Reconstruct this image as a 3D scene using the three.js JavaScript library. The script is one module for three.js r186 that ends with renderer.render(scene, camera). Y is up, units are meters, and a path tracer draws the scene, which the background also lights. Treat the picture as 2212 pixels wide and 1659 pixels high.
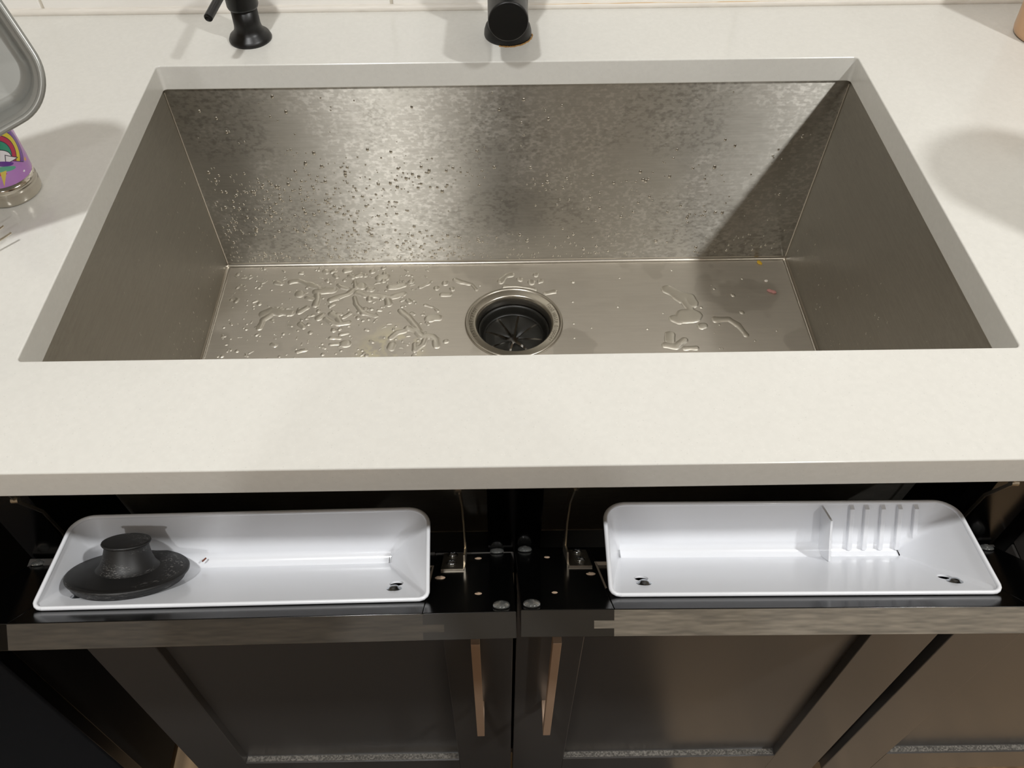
import * as THREE from 'three';
import { mergeGeometries, mergeVertices } from 'three/addons/utils/BufferGeometryUtils.js';
import { RoundedBoxGeometry } from 'three/addons/geometries/RoundedBoxGeometry.js';

// ---------------------------------------------------------------- camera, light, exposure
const CT = 0.92;                                   // height of the counter top above the floor
const scene = new THREE.Scene();
const camera = new THREE.PerspectiveCamera(48.98, 2212 / 1659, 0.02, 30);
camera.rotation.order = 'YXZ';
camera.position.set(-0.0184, CT + 0.4428, 0.4006);
camera.rotation.set(-0.8709, -0.0046, -0.0107, 'YXZ');
camera.setViewOffset(2212, 1659, 33.9, -0.9, 2212, 1659);
camera.updateProjectionMatrix();
scene.add(camera);

const renderer = new THREE.WebGLRenderer({ antialias: true });
renderer.toneMapping = THREE.LinearToneMapping;
renderer.toneMappingExposure = 1.0;
renderer.shadowMap.enabled = true;
scene.background = new THREE.Color(0x000000);

const CEIL = CT + 1.52;
const LAMPS = [                                   // x, z, candela of the recessed downlights
  [-0.36, 0.54, 4.1], [1.05, 0.54, 4.5], [-0.40, 2.05, 2.7], [1.05, 2.05, 2.9],
];
const LAMP_COLOR = new THREE.Color().setRGB(1.0, 1.01, 1.01);

// ---------------------------------------------------------------- helpers
function rng(seed) { let a = seed >>> 0; return () => { a = (a + 0x6D2B79F5) >>> 0; let t = a; t = Math.imul(t ^ (t >>> 15), t | 1); t ^= t + Math.imul(t ^ (t >>> 7), t | 61); return ((t ^ (t >>> 14)) >>> 0) / 4294967296; }; }
const used = {};
function numbered(n) { used[n] = (used[n] || 0) + 1; return used[n] === 1 ? n : n + '_' + String(used[n] - 1).padStart(3, '0'); }
function mesh(name, geo, mat, parent) {
  const m = new THREE.Mesh(geo, mat); m.name = parent ? name : numbered(name);
  m.castShadow = m.receiveShadow = true; (parent || scene).add(m); return m;
}
function group(name, parent) { const g = new THREE.Group(); g.name = parent ? name : numbered(name); (parent || scene).add(g); return g; }
function tag(o, label, category, grp) { o.userData.label = label; o.userData.category = category; if (grp) o.userData.group = grp; return o; }
function struct(name, geo, mat) { const m = mesh(name, geo, mat); m.userData.kind = 'structure'; return m; }
function box(w, h, d, x = 0, y = 0, z = 0, r = 0) {
  const g = r > 0 ? new RoundedBoxGeometry(w, h, d, 2, r) : new THREE.BoxGeometry(w, h, d);
  g.translate(x, y, z); return g;
}
function span(x0, x1, y0, y1, z0, z1, r = 0) { return box(x1 - x0, y1 - y0, z1 - z0, (x0 + x1) / 2, (y0 + y1) / 2, (z0 + z1) / 2, r); }
function merge(list) {
  return mergeGeometries(list.map(g => { const q = g.index ? g.toNonIndexed() : g; for (const k of Object.keys(q.attributes)) if (!['position', 'normal', 'uv'].includes(k)) q.deleteAttribute(k); return q; }));
}
function lathe(pts, seg = 48) { return new THREE.LatheGeometry(pts.map(p => new THREE.Vector2(p[0], p[1])), seg); }
function boxUV(g, scale = 1) {                     // uv in metres, by the dominant axis of each face
  const q = g.index ? g.toNonIndexed() : g; const p = q.attributes.position; const uv = new Float32Array(p.count * 2);
  const a = new THREE.Vector3(), b = new THREE.Vector3(), c = new THREE.Vector3();
  for (let i = 0; i < p.count; i += 3) {
    a.fromBufferAttribute(p, i); b.fromBufferAttribute(p, i + 1); c.fromBufferAttribute(p, i + 2);
    const n = b.clone().sub(a).cross(c.clone().sub(a)); const ax = Math.abs(n.x), ay = Math.abs(n.y), az = Math.abs(n.z);
    [a, b, c].forEach((v, k) => {
      let u, w; if (az >= ax && az >= ay) { u = v.x; w = v.y; } else if (ay >= ax) { u = v.x; w = v.z; } else { u = v.z; w = v.y; }
      uv[(i + k) * 2] = u * scale; uv[(i + k) * 2 + 1] = w * scale;
    });
  }
  q.setAttribute('uv', new THREE.BufferAttribute(uv, 2)); return q;
}
// tiling value noise
function makeNoise(seed, n = 256) {
  const r = rng(seed), t = new Float32Array(n * n); for (let i = 0; i < n * n; i++) t[i] = r();
  return (x, y, px, py) => {
    let xi = Math.floor(x), yi = Math.floor(y); const fx = x - xi, fy = y - yi; const sx = fx * fx * (3 - 2 * fx), sy = fy * fy * (3 - 2 * fy);
    const m = (v, p) => ((v % p) + p) % p; const x0 = m(xi, px) % n, x1 = m(xi + 1, px) % n, y0 = m(yi, py) % n, y1 = m(yi + 1, py) % n;
    const A = t[y0 * n + x0], B = t[y0 * n + x1], C = t[y1 * n + x0], D = t[y1 * n + x1];
    return (A + (B - A) * sx) * (1 - sy) + (C + (D - C) * sx) * sy;
  };
}
const N1 = makeNoise(11), N2 = makeNoise(23), N3 = makeNoise(37);
function fbm(N, u, v, fu, fv, oct) { let s = 0, a = 0.5, w = 0; for (let o = 0; o < oct; o++) { s += a * N(u * fu, v * fv, fu, fv); w += a; fu *= 2; fv *= 2; a *= 0.5; } return s / w; }
function tex(w, h, fn, srgb, wrap = true) {
  const d = new Uint8Array(w * h * 4);
  for (let y = 0; y < h; y++) for (let x = 0; x < w; x++) { const c = fn((x + 0.5) / w, (y + 0.5) / h); const i = (y * w + x) * 4; d[i] = Math.max(0, Math.min(255, c[0])); d[i + 1] = Math.max(0, Math.min(255, c[1])); d[i + 2] = Math.max(0, Math.min(255, c[2])); d[i + 3] = 255; }
  const t = new THREE.DataTexture(d, w, h); t.magFilter = THREE.LinearFilter; t.minFilter = THREE.LinearFilter;
  if (wrap) t.wrapS = t.wrapT = THREE.RepeatWrapping; if (srgb) t.colorSpace = THREE.SRGBColorSpace; t.needsUpdate = true; return t;
}
const clamp = (v, a = 0, b = 1) => Math.max(a, Math.min(b, v));
const sstep = (a, b, v) => { const t = clamp((v - a) / (b - a)); return t * t * (3 - 2 * t); };

// ---------------------------------------------------------------- materials
const M = {};
const std = (o) => new THREE.MeshStandardMaterial(o);
const phys = (o) => new THREE.MeshPhysicalMaterial(o);
{ // white engineered stone with faint fine grain
  const r = rng(5); const spk = new Map(); for (let i = 0; i < 1500; i++) spk.set(Math.floor(r() * 512) + 512 * Math.floor(r() * 512), r());
  M.quartz = std({ roughness: 0.2, map: tex(512, 512, (u, v) => {
    const n = fbm(N1, u, v, 90, 90, 3) - 0.5; const k = Math.floor(u * 512) + 512 * Math.floor(v * 512); let c = 219 + n * 6; const s = spk.get(k); if (s !== undefined) c += s > 0.45 ? 9 : -14;
    return [c, c - 2, c - 9];
  }, true) });
  M.quartz.map.repeat.set(3.3, 3.3);
}
M.wall = std({ color: 0xe4dfd6, roughness: 0.8 });
M.ceiling = std({ color: 0xf0eee8, roughness: 0.9 });
M.tile = std({ color: 0xf2efe9, roughness: 0.18 });
M.grout = std({ color: 0xcfc8ba, roughness: 0.9 });
M.oak = std({ roughness: 0.45, map: tex(512, 512, (u, v) => {
  const pl = Math.floor(u * 8); const g = fbm(N2, u, v, 128, 6, 3); const t = N3(pl * 7.3, 2.1, 256, 256); const f = 0.75 + 0.35 * g + 0.25 * (t - 0.5); return [196 * f, 166 * f, 130 * f];
}, true) });
{ // brushed stainless steel, worn: mineral deposit in small spots, horizontal grain
  const S = 1024;
  const dep = (u, v) => { const patch = sstep(0.38, 0.66, fbm(N1, u, v, 6, 5, 3)); const spots = sstep(0.42, 0.74, fbm(N2, u, v, 140, 200, 4)); return patch * spots; };
  const dark = (u, v) => sstep(0.40, 0.7, fbm(N3, u, v, 7, 9, 3)) * sstep(0.42, 0.74, fbm(N1, u, v, 130, 200, 4));
  const grain = (u, v) => N2(u * 24, v * 512, 24, 512) * 0.6 + N3(u * 64, v * 256, 64, 256) * 0.4 - 0.5;
  const steel = (aniso, rough, k, base) => phys({ metalness: 1, roughness: 1, anisotropy: aniso, anisotropyRotation: Math.PI / 2,
    map: tex(S, S, (u, v) => { const c = base + 12 * grain(u, v) + k * (20 * dep(u, v) - 22 * dark(u, v)); return [c + 1, c - 3, c - 12]; }, true),
    roughnessMap: tex(S, S, (u, v) => { const q = rough + 0.05 * grain(u, v) + k * (0.04 * dep(u, v) + 0.02 * dark(u, v)); return [q * 255, q * 255, q * 255]; }) });
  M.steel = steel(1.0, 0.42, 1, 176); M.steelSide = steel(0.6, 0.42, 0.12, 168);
  // the floor of the bowl: swirled scratches, dried water marks, a little tan scale
  const mark = (u, v) => sstep(0.53, 0.57, fbm(N1, u, v, 10, 9, 4));
  const scale = (u, v) => { const x = u * 0.72 - 0.36, z = v * 0.72 - 0.41; const k = Math.max(1 - Math.hypot((x + 0.135) / 0.05, (z + 0.225) / 0.07), 1 - Math.hypot((x + 0.125) / 0.05, (z + 0.10) / 0.09)); return sstep(0.42, 0.62, fbm(N3, u, v, 50, 50, 4)) * sstep(0, 0.5, k); };
  M.steelFloor = phys({ metalness: 1, roughness: 1, anisotropy: 0.25, anisotropyRotation: 0,
    map: tex(S, S, (u, v) => { const c = 222 + 7 * grain(u, v) - 9 * mark(u, v) + 24 * scale(u, v); return [c + 3, c - 3, c - 13 - 12 * scale(u, v)]; }, true),
    roughnessMap: tex(S, S, (u, v) => { const q = 0.54 - 0.04 * mark(u, v) + 0.06 * scale(u, v) + 0.04 * grain(u, v); return [q * 255, q * 255, q * 255]; }) });
}
M.steelPlain = std({ color: 0xc4beb4, metalness: 1, roughness: 0.28 });
M.zinc = std({ color: 0xc8ccd0, metalness: 1, roughness: 0.18 });
M.nickel = std({ color: 0xc9bfae, metalness: 1, roughness: 0.3 });
M.blackMetal = std({ color: 0x0a0a0a, roughness: 0.38 });
M.rubber = std({ color: 0x14130f, roughness: 0.42 });
M.water = phys({ color: 0xb6b0a4, metalness: 1, roughness: 0.34, clearcoat: 1, clearcoatRoughness: 0.02, ior: 1.33 });   // a film of water lying on steel
M.pool = phys({ color: 0xd9d3c6, metalness: 1, roughness: 0.47, clearcoat: 1, clearcoatRoughness: 0.02, ior: 1.33 });
{ // near-black cabinet paint with a satin sheen
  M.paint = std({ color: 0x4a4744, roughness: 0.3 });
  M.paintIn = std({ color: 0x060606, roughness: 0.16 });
  M.edgeWood = std({ roughness: 0.5, map: tex(512, 128, (u, v) => { const g = fbm(N1, u, v, 16, 64, 3) - 0.5, b = fbm(N2, u, v, 3, 2, 3) - 0.5, c = 60 + 26 * g + 12 * b; return [c, c * 0.9, c * 0.76]; }, true) });
  M.edgePale = std({ roughness: 0.55, map: tex(512, 128, (u, v) => { const g = fbm(N1, u, v, 16, 64, 3) - 0.5, c = 112 + 52 * g; return [c, c * 0.93, c * 0.82]; }, true) }); M.edgePale.map.repeat.set(4, 12);  // paler tone of the edge wood, used on the right front only
  M.edgeWood.map.repeat.set(4, 12);
  M.edgeStile = std({ color: 0x2a2620, roughness: 0.42 });
}
M.dust = std({ roughness: 0.9, map: tex(512, 64, (u, v) => { const g = fbm(N1, u, v, 160, 20, 4), k = sstep(0.2, 0.8, g); return [74 + 62 * k, 71 + 60 * k, 66 + 57 * k]; }, true) }); M.dust.map.repeat.set(4, 30);  // speckled ledge dust, kept pale so the lamp highlight is in its colour
M.darkIn = std({ color: 0x0b0a09, roughness: 0.7 });
M.bareWood = std({ color: 0xb59c84, roughness: 0.9 });
M.bronze = std({ color: 0xc2a68e, metalness: 0.35, roughness: 0.45 });
M.whitePlastic = phys({ color: 0xeff0f3, roughness: 0.24, clearcoat: 0.3, clearcoatRoughness: 0.08 });
M.clear = phys({ color: 0xeef0ea, roughness: 0.12, transmission: 0.92, thickness: 0.004, ior: 1.46 });
M.panSteel = std({ color: 0x94948f, metalness: 0.45, roughness: 0.3 });
M.chrome = std({ color: 0xcfc9bd, metalness: 1, roughness: 0.14 });

// ---------------------------------------------------------------- the room
const RX0 = -2.4, RX1 = 2.7, RZ0 = -0.514, RZ1 = 3.3;
{
  const f = boxUV(span(RX0, RX1, -0.1, 0, RZ0, RZ1), 1); struct('floor', f, M.oak);
  struct('ceiling', span(RX0 - 0.1, RX1 + 0.1, CEIL, CEIL + 0.1, RZ0 - 0.1, RZ1 + 0.1), M.ceiling);
  const wb = struct('wall_back', span(RX0 - 0.1, RX1 + 0.1, -0.1, CEIL, RZ0 - 0.1, RZ0 - 0.0018), M.grout);
  struct('wall_left', span(RX0 - 0.1, RX0, -0.1, CEIL, RZ0, RZ1), M.wall);
  struct('wall_right', span(RX1, RX1 + 0.1, -0.1, CEIL, RZ0, RZ1), M.wall);
  struct('wall_front', span(RX0 - 0.1, RX1 + 0.1, -0.1, CEIL, RZ1, RZ1 + 0.1), M.wall);
  // tiles of the splashback, each a piece
  const tw = 0.3815, th = 0.148, g = 0.003; const tg = new RoundedBoxGeometry(tw - g, th - g, 0.008, 2, 0.0015);
  for (let row = 0; row < 10; row++) for (let i = -6; i < 8; i++) {
    const x = -0.1245 + tw * (i + 0.5) + (row % 2 ? tw / 2 : 0); if (x < RX0 || x > RX1) continue;
    const t = mesh('tile', tg, M.tile, wb); t.position.set(x, CT + 0.002 + th * (row + 0.5), RZ0 - 0.004);
  }
  // joint of sealant between counter and splashback, stained to the right of the tap
  const seal = tex(2048, 64, (u, v) => {
    const x = -1.2 + 2.4 * u; const n = fbm(N2, u, v, 200, 6, 2) - 0.5; const line = sstep(0.10, 0.0, Math.abs(v - 0.60 - 0.10 * (fbm(N3, u, 0.5, 60, 2, 2) - 0.5)));
    const st = line * sstep(0.015, 0.05, x) * (1 - sstep(0.24, 0.36, x)) * (0.35 + 0.65 * sstep(0.3, 0.7, fbm(N1, u, v, 110, 3, 3)));
    return [224 + 12 * n - 26 * st, 218 + 12 * n - 66 * st, 208 + 12 * n - 120 * st];
  }, true, false);
  const sg = new THREE.CylinderGeometry(0.0042, 0.0042, 2.4, 24, 1).rotateZ(Math.PI / 2); const uv = sg.attributes.uv, pp = sg.attributes.position; for (let i = 0; i < uv.count; i++) { const a = Math.atan2(pp.getY(i), pp.getZ(i)); uv.setXY(i, (pp.getX(i) + 1.2) / 2.4, clamp(a / (Math.PI / 2))); }
  sg.translate(0, CT + 0.0022, RZ0 + 0.0018); struct('trim_1', sg, std({ map: seal, roughness: 0.5 }));
}
// recessed downlights
LAMPS.forEach(([x, z, cd], i) => {
  const t = group('ceiling_light'); t.position.set(x, CEIL, z);
  tag(t, ['recessed ceiling downlight above the left front of the sink', 'recessed ceiling downlight above the right end of the counter', 'recessed ceiling downlight behind the photographer on the left', 'recessed ceiling downlight behind the photographer on the right'][i], 'ceiling light');
  mesh('trim_ring', lathe([[0.052, 0], [0.052, -0.006], [0.058, -0.009], [0.07, -0.006], [0.072, 0]], 40), M.ceiling, t);
  const d = mesh('lens', new THREE.CylinderGeometry(0.052, 0.052, 0.004, 40), std({ color: 0xffffff, emissive: LAMP_COLOR, emissiveIntensity: 6 }), t); d.position.y = -0.003;
  const s = new THREE.SpotLight(LAMP_COLOR, cd, 0, 1.25, 0.35, 2); s.castShadow = true; s.shadow.radius = 2.2; s.position.set(x, CEIL - 0.055, z); s.target.position.set(x, 0, z); s.name = 'downlight'; scene.add(s); scene.add(s.target);
});

// ---------------------------------------------------------------- counter
const SX = 0.3555, SZ0 = -0.3996, SZ1 = 0.0, SLAB = 0.0265, CFZ = 0.096;
function rrect(s, x0, x1, y0, y1, r) {
  s.moveTo(x0 + r, y0); s.lineTo(x1 - r, y0); s.absarc(x1 - r, y0 + r, r, -Math.PI / 2, 0); s.lineTo(x1, y1 - r); s.absarc(x1 - r, y1 - r, r, 0, Math.PI / 2);
  s.lineTo(x0 + r, y1); s.absarc(x0 + r, y1 - r, r, Math.PI / 2, Math.PI); s.lineTo(x0, y0 + r); s.absarc(x0 + r, y0 + r, r, Math.PI, 1.5 * Math.PI); return s;
}
{
  const b = 0.0012; const sh = new THREE.Shape(); rrect(sh, -1.6 + b, 1.7 - b, -CFZ + b, -RZ0 - b, 0.002);
  const h = new THREE.Path(); rrect(h, -SX - b, SX + b, -SZ1 - b, -SZ0 + b, 0.005); sh.holes.push(h);
  const g = new THREE.ExtrudeGeometry(sh, { depth: SLAB - 2 * b, bevelEnabled: true, bevelThickness: b, bevelSize: b, bevelSegments: 3, curveSegments: 8 });
  g.rotateX(-Math.PI / 2); g.translate(0, CT - SLAB + b, 0);
  const c = mesh('countertop', boxUV(g), M.quartz); tag(c, 'white quartz countertop with a rectangular cutout around the steel sink', 'countertop');
}

// ---------------------------------------------------------------- sink
const FLY = -0.2615, FX = 0.3465, FZ0 = -0.3915, FZ1 = -0.008;        // floor of the bowl
const DRX = 0.006, DRZ = -0.2865;
{
  const t = group('kitchen_sink'); t.position.set(0, CT, 0); tag(t, 'large undermount stainless steel sink with a worn, wet single bowl', 'sink');
  const ty = -SLAB, e = 0.0025, x0 = SX + e, z0 = SZ0 - e, z1 = SZ1 + e, fy = FLY + 0.004;
  const wallGeo = (A, B, C, D) => {        // A,B upper corners, C,D lower corners; uv in half metres along the wall
    const n = 14, m = 8, p = [], uv = [], id = []; const L = A.distanceTo(B), H = A.distanceTo(D);
    for (let j = 0; j <= m; j++) for (let i = 0; i <= n; i++) { const u = i / n, v = j / m; const P = A.clone().lerp(B, u).lerp(D.clone().lerp(C, u), v); p.push(P.x, P.y, P.z); uv.push(u * L * 2, 1 - v * H * 2); }
    for (let j = 0; j < m; j++) for (let i = 0; i < n; i++) { const a = j * (n + 1) + i; id.push(a, a + n + 1, a + 1, a + 1, a + n + 1, a + n + 2); }
    const g = new THREE.BufferGeometry(); g.setAttribute('position', new THREE.Float32BufferAttribute(p, 3)); g.setAttribute('uv', new THREE.Float32BufferAttribute(uv, 2)); g.setIndex(id); g.computeVertexNormals(); return g;
  };
  const V = (x, y, z) => new THREE.Vector3(x, y, z);
  const r = 0.0035;
  mesh('bowl_wall', wallGeo(V(-x0, ty, z0), V(x0, ty, z0), V(FX, fy, FZ0), V(-FX, fy, FZ0)), M.steel, t);
  mesh('bowl_wall', wallGeo(V(x0, ty, z1), V(-x0, ty, z1), V(-FX, fy, FZ1), V(FX, fy, FZ1)), M.steelSide, t);
  mesh('bowl_wall', wallGeo(V(-x0, ty, z1), V(-x0, ty, z0), V(-FX, fy, FZ0), V(-FX, fy, FZ1)), M.steelSide, t);
  mesh('bowl_wall', wallGeo(V(x0, ty, z0), V(x0, ty, z1), V(FX, fy, FZ1), V(FX, fy, FZ0)), M.steelSide, t);
  // floor with a drain hole, and a small coved edge all round
  const sh = new THREE.Shape(); rrect(sh, -FX + 0.004, FX - 0.004, -FZ1 + 0.004, -FZ0 - 0.004, 0.0005); const hole = new THREE.Path(); hole.absarc(DRX, -DRZ, 0.046, 0, Math.PI * 2); sh.holes.push(hole);
  const fg = new THREE.ShapeGeometry(sh, 48); fg.rotateX(-Math.PI / 2); fg.translate(0, FLY, 0); { const u = fg.attributes.uv; for (let i = 0; i < u.count; i++) u.setXY(i, (u.getX(i) + 0.36) / 0.72, (0.41 - u.getY(i)) / 0.72); }
  mesh('bowl_floor', fg, M.steelFloor, t);
  const cove = []; const cn = 6;
  const strip = (ax, az, bx, bz, nx, nz) => { // from corner a to b, outward n
    const p = [], uv = [], id = []; for (let i = 0; i <= cn; i++) { const a = (i / cn) * Math.PI / 2; const o = -0.004 + 0.004 * Math.sin(a), y = FLY + 0.004 * (1 - Math.cos(a)); for (const [x, z] of [[ax, az], [bx, bz]]) { p.push(x + nx * o, y, z + nz * o); uv.push(x * 2 + z * 2, i * 0.01); } }
    for (let i = 0; i < cn; i++) { const a = i * 2; id.push(a, a + 2, a + 1, a + 1, a + 2, a + 3); }
    const g = new THREE.BufferGeometry(); g.setAttribute('position', new THREE.Float32BufferAttribute(p, 3)); g.setAttribute('uv', new THREE.Float32BufferAttribute(uv, 2)); g.setIndex(id); g.computeVertexNormals(); cove.push(g);
  };
  strip(-FX, FZ0, FX, FZ0, 0, -1); strip(FX, FZ1, -FX, FZ1, 0, 1); strip(-FX, FZ1, -FX, FZ0, -1, 0); strip(FX, FZ0, FX, FZ1, 1, 0);
  mesh('coved_edge', merge(cove), M.steelPlain, t);
  for (const sx of [-1, 1]) { const sm = new THREE.TubeGeometry(new THREE.LineCurve3(V(sx * (x0 - 0.0004), ty - 0.004, z0 + 0.0004), V(sx * (FX - 0.0004), fy, FZ0 + 0.0004)), 1, 0.0009, 6); mesh('corner_seam', sm, M.steelPlain, t); }
  const lip = new THREE.Shape(); rrect(lip, -x0 - 0.025, x0 + 0.025, -z1 - 0.025, -z0 + 0.025, 0.004); const lh = new THREE.Path(); rrect(lh, -x0, x0, -z1, -z0, 0.001); lip.holes.push(lh);
  const lg = new THREE.ExtrudeGeometry(lip, { depth: 0.0015, bevelEnabled: false }); lg.rotateX(-Math.PI / 2); lg.translate(0, ty - 0.0021, 0); mesh('mounting_rim', lg, M.steelPlain, t);
}
// drain flange with its rubber splash guard
{
  const t = group('sink_drain'); t.position.set(DRX, CT + FLY, DRZ); tag(t, 'round steel drain flange with black rubber splash guard in the sink floor', 'drain');
  const ringTex = (() => {
    const c = document.createElement('canvas'); c.width = c.height = 1024; const x = c.getContext('2d'); x.fillStyle = 'rgb(186,180,168)'; x.fillRect(0, 0, 1024, 1024);
    x.fillStyle = 'rgb(98,90,78)'; x.textAlign = 'center'; x.textBaseline = 'middle'; x.font = '58px sans-serif';
    const arc = (s, mid, step, r) => { for (let i = 0; i < s.length; i++) { const a = mid + (i - (s.length - 1) / 2) * step; x.save(); x.translate(512 + Math.cos(a) * r, 512 + Math.sin(a) * r); x.rotate(a + Math.PI / 2); x.fillText(s[i], 0, 0); x.restore(); } };
    arc('InSinkErator', Math.PI * 1.0, 0.083, 455); arc('food waste disposer', 0.02, 0.068, 455);
    const tx = new THREE.CanvasTexture(c); tx.colorSpace = THREE.SRGBColorSpace; return tx;
  })();
  const ring = lathe([[0.0425, -0.0065], [0.0432, -0.003], [0.0445, -0.0008], [0.0460, 0.0003], [0.0525, 0.0014], [0.0533, 0.0017], [0.0541, 0.0026], [0.0556, 0.0028], [0.0568, 0.0020], [0.0572, 0.0003]], 72);
  { const p = ring.attributes.position, u = ring.attributes.uv; for (let i = 0; i < p.count; i++) u.setXY(i, 0.5 + p.getX(i) / 0.112, 0.5 - p.getZ(i) / 0.112); }
  mesh('flange', ring, std({ map: ringTex, metalness: 1, roughness: 0.3 }), t);
  mesh('throat', lathe([[0.0425, -0.0065], [0.042, -0.03], [0.041, -0.075], [0.0, -0.076]], 56), M.steelPlain, t);
  const sg = mesh('splash_guard', lathe([[0.0415, -0.016], [0.0418, -0.013], [0.0405, -0.0122], [0.0385, -0.0145], [0.0362, -0.021], [0.0350, -0.0235], [0.0338, -0.0225]], 56), M.rubber, t);
  for (let k = 0; k < 8; k++) {        // leaves of the guard, sagging to the middle
    const a0 = k * Math.PI / 4 + 0.20, gap = 0.035, p = [], id = [], n = 8, m = 5; const sag = [0.004, 0.0075, 0.0055, 0.009, 0.006, 0.004, 0.008, 0.005][k];
    for (let j = 0; j <= n; j++) { const r = 0.0055 + (0.0345 - 0.0055) * j / n; for (let i = 0; i <= m; i++) { const w = Math.PI / 4 - gap - 0.0016 / r; const a = a0 + gap / 2 + 0.0008 / r + w * i / m; const q = 1 - j / n; p.push(Math.cos(a) * r, -0.0228 - sag * q * q - 0.0022 * Math.sin(Math.PI * i / m) * (-0.6) * q, Math.sin(a) * r); } }
    for (let j = 0; j < n; j++) for (let i = 0; i < m; i++) { const a = j * (m + 1) + i; id.push(a, a + 1, a + m + 1, a + 1, a + m + 2, a + m + 1); }
    const g = new THREE.BufferGeometry(); g.setAttribute('position', new THREE.Float32BufferAttribute(p, 3)); g.setIndex(id); g.computeVertexNormals(); mesh('leaf', g, M.rubber, sg);
  }
}

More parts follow.
